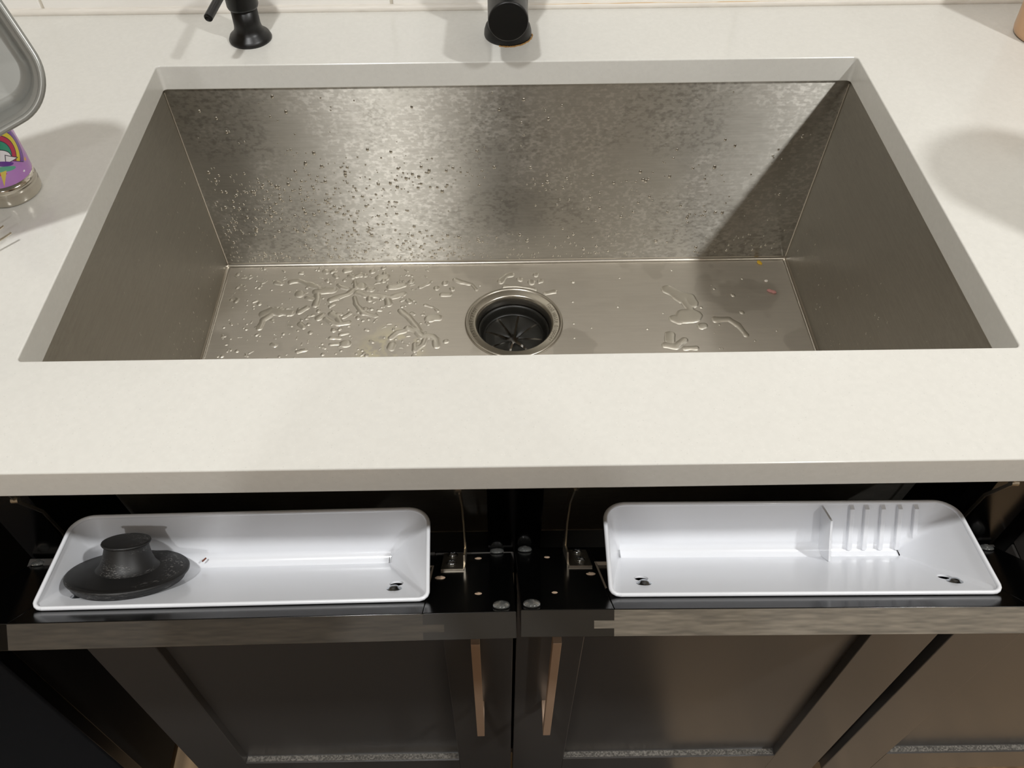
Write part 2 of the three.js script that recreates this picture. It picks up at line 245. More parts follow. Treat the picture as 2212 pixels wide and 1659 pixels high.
// ---------------------------------------------------------------- water
{
  // pools on the bowl floor, traced as strokes [radius, x,z, x,z ...] in millimetres from the bowl centre
  const X0 = -345, Z0 = -391, CS = 0.9, NX = Math.floor(690 / CS), NZ = Math.floor(382 / CS);
  const F = new Float32Array((NX + 1) * (NZ + 1)).fill(-9);
  const put = (r0, pts, grow = 1.5) => {
    const r = r0 + grow;
    for (let k = 0; k < Math.max(1, pts.length / 2 - 1); k++) {
      const ax = pts[2 * k], az = pts[2 * k + 1], bx = pts.length > 2 ? pts[2 * k + 2] : ax, bz = pts.length > 2 ? pts[2 * k + 3] : az; const R = r + 3;
      const i0 = Math.max(0, Math.floor((Math.min(ax, bx) - R - X0) / CS)), i1 = Math.min(NX, Math.ceil((Math.max(ax, bx) + R - X0) / CS)), j0 = Math.max(0, Math.floor((Math.min(az, bz) - R - Z0) / CS)), j1 = Math.min(NZ, Math.ceil((Math.max(az, bz) + R - Z0) / CS));
      const dx = bx - ax, dz = bz - az, L2 = dx * dx + dz * dz || 1;
      for (let j = j0; j <= j1; j++) for (let i = i0; i <= i1; i++) { const x = X0 + i * CS - ax, z = Z0 + j * CS - az; const t = clamp((x * dx + z * dz) / L2); const d = Math.hypot(x - dx * t, z - dz * t); const f = r - d; const q = j * (NX + 1) + i; if (f > F[q]) F[q] = f; }
    }
  };
  put(2.7,[-264,-361,-255,-362,-245,-357,-237,-354,-228,-349]); put(3.7,[-231,-342,-223,-344,-211,-345]); put(2.8,[-230,-342,-228,-329,-229,-320]); put(5.1,[-250,-339]); put(1.7,[-241,-333,-233,-330]); put(4.7,[-288,-306,-280,-311,-269,-308]); put(3.3,[-269,-308,-256,-307]); put(2.9,[-289,-283,-288,-295,-281,-304]); put(2.7,[-212,-328,-205,-332,-192,-338,-187,-344]); put(1.3,[-205,-354,-201,-350,-193,-347]); put(2.5,[-223,-298,-218,-303]); put(3.1,[-209,-304,-201,-299,-197,-292]); put(2.1,[-214,-297,-207,-291,-200,-288,-187,-290]); put(1.7,[-201,-304,-197,-304]); put(1.6,[-194,-298,-186,-305]); put(2.8,[-182,-340,-172,-335,-158,-334,-141,-331,-126,-337]); put(2.7,[-166,-333,-165,-328]); put(3.2,[-144,-331,-142,-320]); put(2.1,[-184,-332,-180,-319,-171,-305,-156,-300]); put(2.7,[-169,-311]); put(4.3,[-180,-352,-176,-351]); put(1.7,[-186,-359,-184,-348]); put(5.2,[-156,-366,-149,-367]); put(2.4,[-151,-374,-151,-361]); put(3.0,[-143,-349,-135,-349,-126,-352]); put(3.0,[-168,-346,-165,-345]); put(3.0,[-166,-377]); put(2.0,[-153,-383,-152,-384]); put(2.8,[-117,-358]); put(2.3,[-127,-308,-117,-297,-109,-285,-103,-275]); put(3.1,[-117,-279,-107,-275,-99,-266,-91,-266]); put(2.0,[-120,-275,-129,-272,-136,-265]); put(2.2,[-96,-263,-98,-253,-107,-245]); put(2.0,[-107,-254,-107,-246]); put(3.4,[-88,-265,-84,-261,-83,-252]); put(4.6,[-188,-256,-186,-256]); put(3.8,[-133,-253,-134,-249]); put(2.0,[-203,-278]); put(2.3,[-95,-294,-90,-292]); put(1.4,[-83,-296,-81,-294]); put(2.6,[-86,-346]); put(1.5,[-120,-326,-117,-323]); put(0.8,[-99,-317,-89,-313,-83,-307]); put(2.8,[-200,-380,-194,-381]); put(2.2,[-225,-379,-222,-377]); put(1.7,[-216,-377,-212,-379]); put(2.2,[-212,-371,-209,-368]); put(1.9,[-193,-370,-189,-367]); put(1.9,[-185,-369,-180,-372]); put(2.2,[-174,-370]); put(2.4,[-219,-362]); put(2.1,[-282,-360,-275,-357]); put(2.1,[-247,-308,-239,-315]); put(1.9,[-224,-310]); put(1.8,[-243,-289,-238,-284]); put(1.6,[-233,-288]); put(2.4,[-229,-275]); put(2.0,[-271,-257,-267,-255]); put(1.6,[-205,-266,-194,-265]); put(1.4,[-194,-271,-186,-273]); put(1.0,[-204,-256,-196,-256]); put(1.0,[-240,-245,-232,-247]); put(1.5,[-211,-318,-207,-321]); put(1.6,[-176,-298]); put(1.2,[-170,-293]); put(1.2,[-164,-295]); put(6.3,[192,-338,201,-330,207,-321]); put(5.4,[204,-329,216,-324,219,-313]); put(3.6,[208,-318,214,-304]); put(9.6,[205,-292,216,-294]); put(4.4,[193,-289,198,-286]); put(3.5,[241,-286]); put(3.0,[241,-286,256,-287]); put(2.3,[256,-287,266,-276,271,-262]); put(3.1,[223,-276,227,-277]); put(5.1,[185,-263,183,-254]); put(3.4,[177,-247,188,-245,199,-254]); put(2.2,[199,-242,211,-242]); put(1.9,[274,-298]); put(1.8,[269,-327]); put(1.8,[-64,-361,-56,-356,-44,-352]); put(1.4,[-44,-352,-38,-343]); put(3.2,[-8,-357,-1,-366,5,-368]); put(2.8,[15,-360]); put(3.0,[29,-354]); put(2.4,[35,-367]); put(2.4,[41,-356]); put(3.5,[-1,-346,14,-344,31,-340]); put(2.3,[45,-334,56,-337]); put(3.8,[-93,-295,-82,-296]); put(3.2,[-76,-355]); put(2.8,[-86,-346]); put(2.4,[-67,-344]); put(2.3,[-79,-335,-70,-335]); put(1.4,[-106,-348,-96,-354]); put(2.6,[-72,-258]);
  const r = rng(77);
  for (let k = 0; k < 900; k++) { const x = -332 + 240 * Math.pow(r(), 1.15), z = -386 + 352 * r(), s = 0.8 + 2.6 * r() * r() * r(); put(s, r() < 0.35 ? [x, z, x + 10 * (r() - 0.5), z + 6 * (r() - 0.5)] : [x, z], 0.2); }
  for (let k = 0; k < 90; k++) { const x = -90 + 420 * r(), z = -385 + 360 * r(); if (Math.hypot(x - 6, z + 286) < 66) continue; put(0.8 + 1.6 * r() * r(), [x, z], 0.2); }
  const inDrain = (x, z) => Math.hypot(x - DRX * 1000, z - DRZ * 1000) - 59;
  const W = new Float32Array(F.length);
  for (let j = 0; j <= NZ; j++) for (let i = 0; i <= NX; i++) { const q = j * (NX + 1) + i, x = X0 + i * CS, z = Z0 + j * CS; W[q] = F[q] > -8 ? Math.min(F[q] + 2.6 * (fbm(N1, i / 256, j / 256, 26, 26, 2) - 0.5), inDrain(x, z), x + 342, 342 - x, z + 387) : -9; }
  const pos = []; const hgt = f => 0.0011 * (1 - Math.exp(-Math.max(0, f) / 1.3));
  const P = (i, j) => [X0 + i * CS, Z0 + j * CS, W[j * (NX + 1) + i]];
  const tri = (a, b, c) => {
    const v = [a, b, c], out = []; for (let k = 0; k < 3; k++) { const p = v[k], q = v[(k + 1) % 3]; if (p[2] > 0) out.push(p); if ((p[2] > 0) !== (q[2] > 0)) { const t = p[2] / (p[2] - q[2]); out.push([p[0] + (q[0] - p[0]) * t, p[1] + (q[1] - p[1]) * t, 0]); } }
    for (let k = 1; k + 1 < out.length; k++) for (const p of [out[0], out[k], out[k + 1]]) pos.push(p[0] / 1000, hgt(p[2]) + 0.00004, p[1] / 1000);
  };
  for (let j = 0; j < NZ; j++) for (let i = 0; i < NX; i++) { const a = P(i, j), b = P(i + 1, j), c = P(i, j + 1), d = P(i + 1, j + 1); if (Math.max(a[2], b[2], c[2], d[2]) <= 0) continue; tri(a, c, b); tri(b, c, d); }
  let g = new THREE.BufferGeometry(); g.setAttribute('position', new THREE.Float32BufferAttribute(pos, 3)); g = mergeVertices(g, 1e-6); g.computeVertexNormals();
  const w = mesh('water_pools', g, M.pool); w.position.set(0, CT + FLY, 0); w.userData.kind = 'stuff'; tag(w, 'clear water pooled and beaded on the steel sink floor', 'water');
  // beads on the walls
  const bead = new THREE.SphereGeometry(1, 12, 8, 0, Math.PI * 2, 0, Math.PI / 2);
  const mk = (name, label, list) => {
    const im = new THREE.InstancedMesh(bead, M.water, list.length); im.name = name; im.castShadow = im.receiveShadow = true; list.forEach((m, i) => im.setMatrixAt(i, m)); im.userData.kind = 'stuff'; scene.add(im); tag(im, label, 'water');
  };
  const rb = rng(99), back = [], sides = [];
  const bn = new THREE.Vector3(0, FZ0 - (SZ0 - 0.0025) > 0 ? 0.034 : 0, 1).normalize();
  const place = (list, p, n, s, h, el) => {
    const up = new THREE.Vector3(0, 1, 0); const yv = n.clone(), xv = new THREE.Vector3().crossVectors(up, yv).normalize(), zv = new THREE.Vector3().crossVectors(xv, yv);
    list.push(new THREE.Matrix4().makeBasis(xv.multiplyScalar(s), yv.multiplyScalar(h), zv.multiplyScalar(s * el)).setPosition(p));
  };
  const onBack = (x, v) => new THREE.Vector3(x, CT - SLAB + (FLY + 0.004 + SLAB) * v, (SZ0 - 0.0025) + (FZ0 - SZ0 + 0.0025) * v + 0.00005);
  for (let k = 0; k < 3400; k++) {
    const x = -0.34 + 0.68 * rb(), v = 0.03 + 0.95 * rb(); const left = 1 - sstep(-0.16, 0.10, x); const dens = (0.05 + 0.95 * sstep(0.22, 0.62, v)) * (0.26 + 0.74 * left) * sstep(0.34, 0.5, fbm(N2, x + 1, v + 1, 14, 8, 2)) + 0.02;
    const s = (0.0007 + 0.0014 * Math.pow(rb(), 2)); if (rb() > dens) continue; place(back, onBack(x, v), bn, s, s * 0.5, 0.9 + 0.5 * rb());
  }
  for (let k = 0; k < 130; k++) { const x = -0.34 + 0.5 * rb(), s = 0.0006 + 0.0007 * rb(); place(back, onBack(x, 0.95 + 0.045 * rb()), bn, s, s * 0.6, 1.2); }
  for (let k = 0; k < 300; k++) { const sgn = k % 2 ? 1 : -1, z = FZ0 + 0.02 + 0.36 * rb(), v = 0.15 + 0.83 * Math.sqrt(rb()); const s = 0.0005 + 0.0008 * rb() * rb(); place(sides, new THREE.Vector3(sgn * (SX + 0.0025 + (FX - SX - 0.0025) * v - 0.00005), CT - SLAB + (FLY + 0.004 + SLAB) * v, z), new THREE.Vector3(-sgn, 0.03, 0).normalize(), s, s * 0.5, 1.3); }
  mk('water_beads', 'small clear water beads clinging to the back wall of the sink', back);
  mk('water_beads_001', 'tiny water beads on the dark side walls of the sink', sides);
}
// scraps of food left on the bowl floor
{
  const crumb = (name, label, x, z, sx, sz, col, rot, seed) => {
    const g = new THREE.IcosahedronGeometry(1, 2); const p = g.attributes.position; for (let i = 0; i < p.count; i++) { const k = 0.75 + 0.5 * N3(p.getX(i) * 2 + seed, p.getY(i) * 2 + p.getZ(i) * 1.7 + 9, 256, 256); p.setXYZ(i, p.getX(i) * k * sx, p.getY(i) * k * Math.min(sx, sz) * 0.5, p.getZ(i) * k * sz); } g.computeVertexNormals();
    const m = mesh(name, g, std({ color: col, roughness: 0.7 })); m.position.set(x, CT + FLY + Math.min(sx, sz) * 0.42, z); m.rotation.y = rot; tag(m, label, 'food scrap'); return m;
  };
  crumb('food_scrap', 'yellow food scrap at the back right corner of the sink floor', 0.3126, -0.3830, 0.0022, 0.0040, 0xd0a82e, 0.5, 3);
  crumb('food_scrap', 'pink food scrap on the right side of the sink floor', 0.3163, -0.3313, 0.0052, 0.0026, 0xb58078, -0.5, 17);
  crumb('food_scrap', 'tiny white crumb on the right side of the sink floor', 0.3137, -0.3500, 0.0019, 0.0019, 0xe8e0d4, 0.2, 31);
}

// ---------------------------------------------------------------- tap
{
  const t = group('kitchen_faucet'); t.position.set(0.0016, CT, -0.4545); tag(t, 'matte black kitchen faucet standing behind the centre of the sink', 'faucet');
  mesh('base_flange', lathe([[0, 0], [0.0246, 0], [0.0250, 0.0015], [0.0246, 0.006], [0.0232, 0.0105], [0.0216, 0.012], [0, 0.012]], 56), M.blackMetal, t);
  mesh('column', lathe([[0.0205, 0.011], [0.0205, 0.200], [0.0195, 0.204], [0.0, 0.204]], 48), M.blackMetal, t);
  const hub = lathe([[0, 0.0825], [0.0176, 0.0825], [0.0188, 0.0816], [0.0193, 0.0795], [0.0193, 0.020], [0.0185, 0.010]], 56); hub.rotateX(Math.PI / 2 - 0.04); hub.translate(-0.0015, 0.0515, 0.0); mesh('valve_hub', hub, M.blackMetal, t);
  const cv = new THREE.CatmullRomCurve3([[0, 0.20, 0], [0, 0.34, 0], [0, 0.42, 0.03], [0, 0.455, 0.10], [0, 0.43, 0.165], [0, 0.37, 0.19]].map(p => new THREE.Vector3(-p[2] * 0.9, p[1], p[2] * 0.35)));
  mesh('spout', new THREE.TubeGeometry(cv, 48, 0.0135, 20), M.blackMetal, t);
  const hd = lathe([[0, -0.10], [0.016, -0.10], [0.018, -0.09], [0.0155, 0.0], [0, 0.0]], 32); const e = cv.getPoint(1); hd.translate(e.x, e.y, e.z); mesh('spray_head', hd, M.blackMetal, t);
  // rust and scale round the foot
  const ring = new THREE.TorusGeometry(0.0256, 0.0009, 6, 60, Math.PI * 0.62); ring.rotateX(-Math.PI / 2); ring.rotateY(-Math.PI * 0.62); { const p = ring.attributes.position; for (let i = 0; i < p.count; i++) { const k = 1 + 0.05 * (N1(p.getX(i) * 900 + 40, p.getZ(i) * 900 + 40, 256, 256) - 0.5); p.setX(i, p.getX(i) * k); p.setZ(i, p.getZ(i) * k); } }
  mesh('rust_line', ring, std({ color: 0xa8804a, roughness: 0.9 }), t);
}
// soap pump
{
  const t = group('soap_dispenser'); t.position.set(-0.2690, CT, -0.4525); tag(t, 'matte black soap dispenser pump left of the faucet', 'soap dispenser');
  mesh('base_flange', lathe([[0, 0], [0.0218, 0], [0.0222, 0.002], [0.0205, 0.0055], [0.0165, 0.0085], [0.0143, 0.0125], [0.0136, 0.017], [0.0134, 0.034], [0, 0.034]], 48), M.blackMetal, t);
  mesh('collar', lathe([[0.0120, 0.033], [0.0150, 0.0345], [0.0160, 0.037], [0.0163, 0.075], [0.0150, 0.078], [0, 0.078]], 48), M.blackMetal, t);
  const a = new THREE.Vector3(0.0, 0.071, 0.0), b = new THREE.Vector3(-0.0125, 0.0612, 0.0782);
  const d = b.clone().sub(a), L = d.length(); const tube = lathe([[0, 0], [0.0042, 0], [0.0042, L - 0.001], [0.0034, L], [0.0030, L - 0.002], [0, L - 0.002]], 20); tube.applyQuaternion(new THREE.Quaternion().setFromUnitVectors(new THREE.Vector3(0, 1, 0), d.normalize())); tube.translate(a.x, a.y, a.z); mesh('nozzle', tube, M.blackMetal, t);
}

// ---------------------------------------------------------------- dishes at the left
{
  // grey loaf pan propped on its corner
  const t = group('baking_pan'); tag(t, 'grey metal baking pan with a rolled rim, tipped beside the purple bottle', 'pan');
  const N = new THREE.Vector3(0.1964, 0.5012, 0.8427).normalize(), A = new THREE.Vector3(-0.435, 0.815, -0.383); A.addScaledVector(N, -A.dot(N)).normalize(); const B = new THREE.Vector3().crossVectors(N, A); if (B.x > 0) B.negate();
  const c = new THREE.Vector3(-0.3152, CT + 0.125, -0.1337); const m4 = new THREE.Matrix4().makeBasis(A, new THREE.Vector3().crossVectors(N, A), N); const sB = Math.sign(B.dot(new THREE.Vector3().crossVectors(N, A))); m4.setPosition(c);
  const loop = (la, lb, off, r, z) => { const out = [], n = 10; const x0 = off, x1 = la - off, y0 = off, y1 = lb - off; const cs = [[x1 - r, y1 - r, 0], [x0 + r, y1 - r, 1], [x0 + r, y0 + r, 2], [x1 - r, y0 + r, 3]]; for (const [cx, cy, q] of cs) for (let i = 0; i <= n; i++) { const a = (q + i / n) * Math.PI / 2; out.push(new THREE.Vector3(cx + Math.cos(a) * r, sB * (cy + Math.sin(a) * r), z)); } return out; };
  const loft = (loops, cap) => { const p = [], id = [], n = loops[0].length; loops.forEach(l => l.forEach(v => p.push(v.x, v.y, v.z))); for (let j = 0; j + 1 < loops.length; j++) for (let i = 0; i < n; i++) { const a = j * n + i, b = j * n + (i + 1) % n; id.push(a, b, a + n, b, b + n, a + n); } if (cap) { const k = loops.length - 1, base = k * n; const ce = loops[k].reduce((s, v) => s.add(v), new THREE.Vector3()).divideScalar(n); p.push(ce.x, ce.y, ce.z); const ci = p.length / 3 - 1; for (let i = 0; i < n; i++) id.push(base + i, base + (i + 1) % n, ci); } const g = new THREE.BufferGeometry(); g.setAttribute('position', new THREE.Float32BufferAttribute(p, 3)); g.setIndex(id); g.computeVertexNormals(); return g; };
  const la = 0.125, lb = 0.205;
  const body = loft([loop(la, lb, 0.000, 0.033, 0), loop(la, lb, 0.0045, 0.030, -0.001), loop(la, lb, 0.006, 0.029, -0.004), loop(la, lb, 0.014, 0.024, -0.034), loop(la, lb, 0.017, 0.022, -0.040), loop(la, lb, 0.023, 0.018, -0.042)], true);
  const mb = mesh('pan_body', body, M.panSteel, t); mb.material.side = THREE.DoubleSide; mb.applyMatrix4(m4);
  const rl = loop(la, lb, 0.000, 0.033, 0); rl.push(rl[0].clone()); const rim = mesh('rolled_rim', new THREE.TubeGeometry(new THREE.CatmullRomCurve3(rl), 160, 0.0024, 10), M.panSteel, t); rim.applyMatrix4(m4);
}
{
  // child's bottle
  const t = group('water_bottle'); t.position.set(-0.4279, CT, -0.1962); tag(t, 'purple child\'s bottle with a printed unicorn and a bare steel foot', 'bottle');
  const art = (() => {
    const c = document.createElement('canvas'); c.width = 1024; c.height = 512; const x = c.getContext('2d'); x.fillStyle = '#b77fc4'; x.fillRect(0, 0, 1024, 512);
    // rainbow mane in four bands, a white head, horn and stars, printed facing out
    const bands = [['#7b4fa3', 150], ['#e2cf45', 128], ['#c2405a', 104], ['#3f9a7c', 80]];
    const cx = 380, cy = 300; x.save(); x.translate(cx, 262); x.scale(1.35, 1.35); x.translate(-cx, -cy);
    for (const [col, r] of bands) { x.beginPath(); x.arc(cx - 30, cy + 10, r, -1.9, 0.75); x.lineTo(cx - 30, cy + 10); x.closePath(); x.fillStyle = col; x.fill(); x.lineWidth = 3; x.strokeStyle = '#3d2a55'; x.stroke(); }
    x.fillStyle = '#f2eef2'; x.beginPath(); x.ellipse(cx - 34, cy + 30, 74, 52, 0.25, 0, 7); x.fill(); x.lineWidth = 3; x.strokeStyle = '#2b2233'; x.stroke();
    x.fillStyle = '#f2eef2'; x.beginPath(); x.moveTo(cx + 16, cy + 26); x.lineTo(cx + 62, cy + 72); x.lineTo(cx + 2, cy + 66); x.closePath(); x.fill(); x.stroke();
    x.fillStyle = '#6a3c96'; x.beginPath(); x.ellipse(cx - 12, cy + 60, 50, 13, 0.5, 0, 7); x.fill();
    x.fillStyle = '#5fae90'; x.beginPath(); x.ellipse(cx - 22, cy + 86, 58, 14, 0.35, 0, 7); x.fill();
    x.fillStyle = '#c2405a'; x.beginPath(); x.ellipse(cx - 60, cy + 100, 50, 11, 0.3, 0, 7); x.fill();
    x.fillStyle = '#d9c24a'; x.beginPath(); x.moveTo(cx - 34, cy + 98); x.lineTo(cx - 8, cy + 98); x.lineTo(cx - 46, cy + 178); x.closePath(); x.fill();
    x.fillStyle = '#1d2530'; x.beginPath(); x.ellipse(cx - 40, cy + 22, 13, 10, 0.2, 0, 7); x.fill(); x.fillStyle = '#4fa3a0'; x.beginPath(); x.ellipse(cx - 36, cy + 23, 5, 5, 0, 0, 7); x.fill();
    const star = (sx, sy, r, n, col) => { x.fillStyle = col; x.beginPath(); for (let i = 0; i < n * 2; i++) { const a = i * Math.PI / n - Math.PI / 2, q = i % 2 ? r * 0.42 : r; x.lineTo(sx + Math.cos(a) * q, sy + Math.sin(a) * q); } x.closePath(); x.fill(); };
    star(cx + 150, cy - 70, 30, 5, '#6d7fa8'); star(cx + 172, cy + 46, 40, 8, '#d2436f'); star(cx + 100, cy + 112, 14, 5, '#e2a83f'); star(cx + 60, cy + 150, 8, 5, '#ffffff'); star(cx + 50, cy + 190, 8, 5, '#ffffff'); x.restore();
    const tx = new THREE.CanvasTexture(c); tx.colorSpace = THREE.SRGBColorSpace; tx.wrapS = THREE.RepeatWrapping; return tx;
  })();
  mesh('steel_foot', lathe([[0, 0], [0.0226, 0], [0.0240, 0.0012], [0.0243, 0.003], [0.0243, 0.0088], [0.0236, 0.0098], [0.0241, 0.0108], [0.0241, 0.0128], [0.0234, 0.0140], [0.0236, 0.0195], [0, 0.0195]], 56), M.chrome, t);
  const bg = lathe([[0.0234, 0.0192], [0.0236, 0.03], [0.0228, 0.052], [0.0214, 0.072], [0.0190, 0.084], [0.0150, 0.090], [0, 0.090]], 64); { const p = bg.attributes.position, u = bg.attributes.uv; for (let i = 0; i < u.count; i++) u.setXY(i, u.getX(i), clamp((p.getY(i) - 0.0192) / 0.062)); }
  const b = mesh('printed_body', bg, phys({ map: art, roughness: 0.3, clearcoat: 0.5, clearcoatRoughness: 0.1 }), t); b.rotation.y = -1.52;
}
{
  // fork lying at the very edge, only two tines reach the picture
  const t = group('fork'); tag(t, 'thin steel fork lying at the left edge, its tines pointing right', 'fork');
  const dir = new THREE.Vector3(0.68, 0, -0.73).normalize(), side = new THREE.Vector3(0.73, 0, 0.68).normalize();
  const tip = new THREE.Vector3(-0.4085, CT + 0.010, -0.1355);
  const P = (s, w, y) => tip.clone().addScaledVector(dir, -s).addScaledVector(side, w).add(new THREE.Vector3(0, y, 0));
  for (let k = -1; k <= 1; k++) { const w = k * 0.0125; const cv = new THREE.CatmullRomCurve3([P(0, w, 0.0015), P(0.006, w, 0.0006), P(0.03, w, -0.001), P(0.056, w * 0.9, 0.001), P(0.066, w * 0.4, 0.002)]); const g = new THREE.TubeGeometry(cv, 20, 0.0010, 8); mesh('tine', g, M.chrome, t); }
  const nk = new THREE.CatmullRomCurve3([P(0.064, 0, 0.002), P(0.080, 0, 0.003), P(0.11, 0, 0.002), P(0.20, 0, -0.006)]); const hg = new THREE.TubeGeometry(nk, 30, 0.0036, 10); { const p = hg.attributes.position; for (let i = 0; i < p.count; i++) { const v = new THREE.Vector3().fromBufferAttribute(p, i).sub(tip); const s = -v.dot(dir), w = v.dot(side); const k = s < 0.084 ? 1 + 1.2 * (1 - sstep(0.064, 0.084, s)) : 1; v.addScaledVector(side, w * (k - 1)); v.y *= 0.7; v.add(tip); p.setXYZ(i, v.x, v.y, v.z); } hg.computeVertexNormals(); }
  mesh('handle', hg, M.chrome, t);
}
{
  // peach-coloured cup at the right edge
  const t = group('tumbler'); t.position.set(0.563, CT, -0.437); tag(t, 'peach-coloured cup at the far right end of the counter', 'cup');
  mesh('cup_body', lathe([[0, 0.003], [0.0285, 0.003], [0.030, 0.0], [0.0325, 0.002], [0.0335, 0.006], [0.0400, 0.118], [0.0405, 0.120], [0.0392, 0.120], [0.0325, 0.010], [0, 0.009]], 56), phys({ color: 0xc89f78, roughness: 0.35, clearcoat: 0.3 }), t);
}

{
  // added roll of kitchen paper, out of view, placed to cast a round shadow
  const t = group('added_paper_roll'); t.position.set(0.545, CT, -0.062); tag(t, 'added unseen paper roll that casts a round shadow on the counter', 'shadow caster');
  mesh('stand', merge([lathe([[0, 0], [0.068, 0], [0.070, 0.003], [0.068, 0.011], [0.064, 0.013], [0, 0.013]], 48), lathe([[0, 0.013], [0.007, 0.013], [0.007, 0.292], [0.011, 0.300], [0.009, 0.310], [0, 0.313]], 24)]), M.oak, t);
  mesh('roll', lathe([[0.019, 0.014], [0.055, 0.014], [0.0565, 0.016], [0.0565, 0.276], [0.055, 0.278], [0.019, 0.278], [0.019, 0.014]], 64), std({ color: 0xf0eeea, roughness: 0.95 }), t);
}

// ---------------------------------------------------------------- cabinets
const DZ = 0.0674, DT = 0.020, DB = DZ - DT;                        // door face, thickness, back
function shakerDoor(parent, x0, x1, y0, y1, sw, handleX) {          // stiles, rails and a recessed panel
  const d = group('door', parent); const rc = 0.010, bv = 0.0012;
  mesh('stile', span(x0, x0 + sw, y0, y1, DB, DZ, bv), M.paint, d); mesh('stile', span(x1 - sw, x1, y0, y1, DB, DZ, bv), M.paint, d);
  mesh('rail', span(x0 + sw, x1 - sw, y0, y0 + sw, DB, DZ - 0.0001, 0), M.paint, d); mesh('rail', span(x0 + sw, x1 - sw, y1 - sw, y1, DB, DZ - 0.0001, 0), M.paint, d);
  mesh('panel', span(x0 + sw - 0.004, x1 - sw + 0.004, y0 + sw - 0.004, y1 - sw + 0.004, DB + 0.003, DZ - rc), M.paint, d);
  const du = mesh('dusty_glint', boxUV(span(x0 + sw + 0.001, x1 - sw - 0.001, y0 + sw - 0.0002, y0 + sw + 0.0005, DZ - rc + 0.0012, DZ - 0.0022), 1), M.dust, d); du.userData.label = 'dusty lower ledge with the lamplit highlight painted in';  // pale strip paints in the lamplit highlight of the dusty ledge
  if (handleX !== undefined) {
    const hz = DZ + 0.035; const g = merge([box(0.0078, 0.2440, 0.0085, handleX, CT - 0.3835, hz - 0.00425, 0.0006), box(0.0078, 0.0085, 0.030, handleX, CT - 0.2658, DZ + 0.0135, 0.0006), box(0.0078, 0.0085, 0.030, handleX, CT - 0.5012, DZ + 0.0135, 0.0006)]);
    const h = mesh('handle', g, M.bronze, d); h.userData.label = 'bronze bar handle';
  }
  return d;
}
const TH = THREE.MathUtils.degToRad(44.5), TT = 0.0192, FH = 0.160;
const FRONT = { right: { p: [0, CT - 0.0892, 0.1512], yaw: -0.008 }, left: { p: [0, CT - 0.0942, 0.1497], yaw: 0.010 } };
function frame(o, f) { o.position.set(...f.p); o.rotation.set(TH, f.yaw, 0, 'XYZ'); return o; }
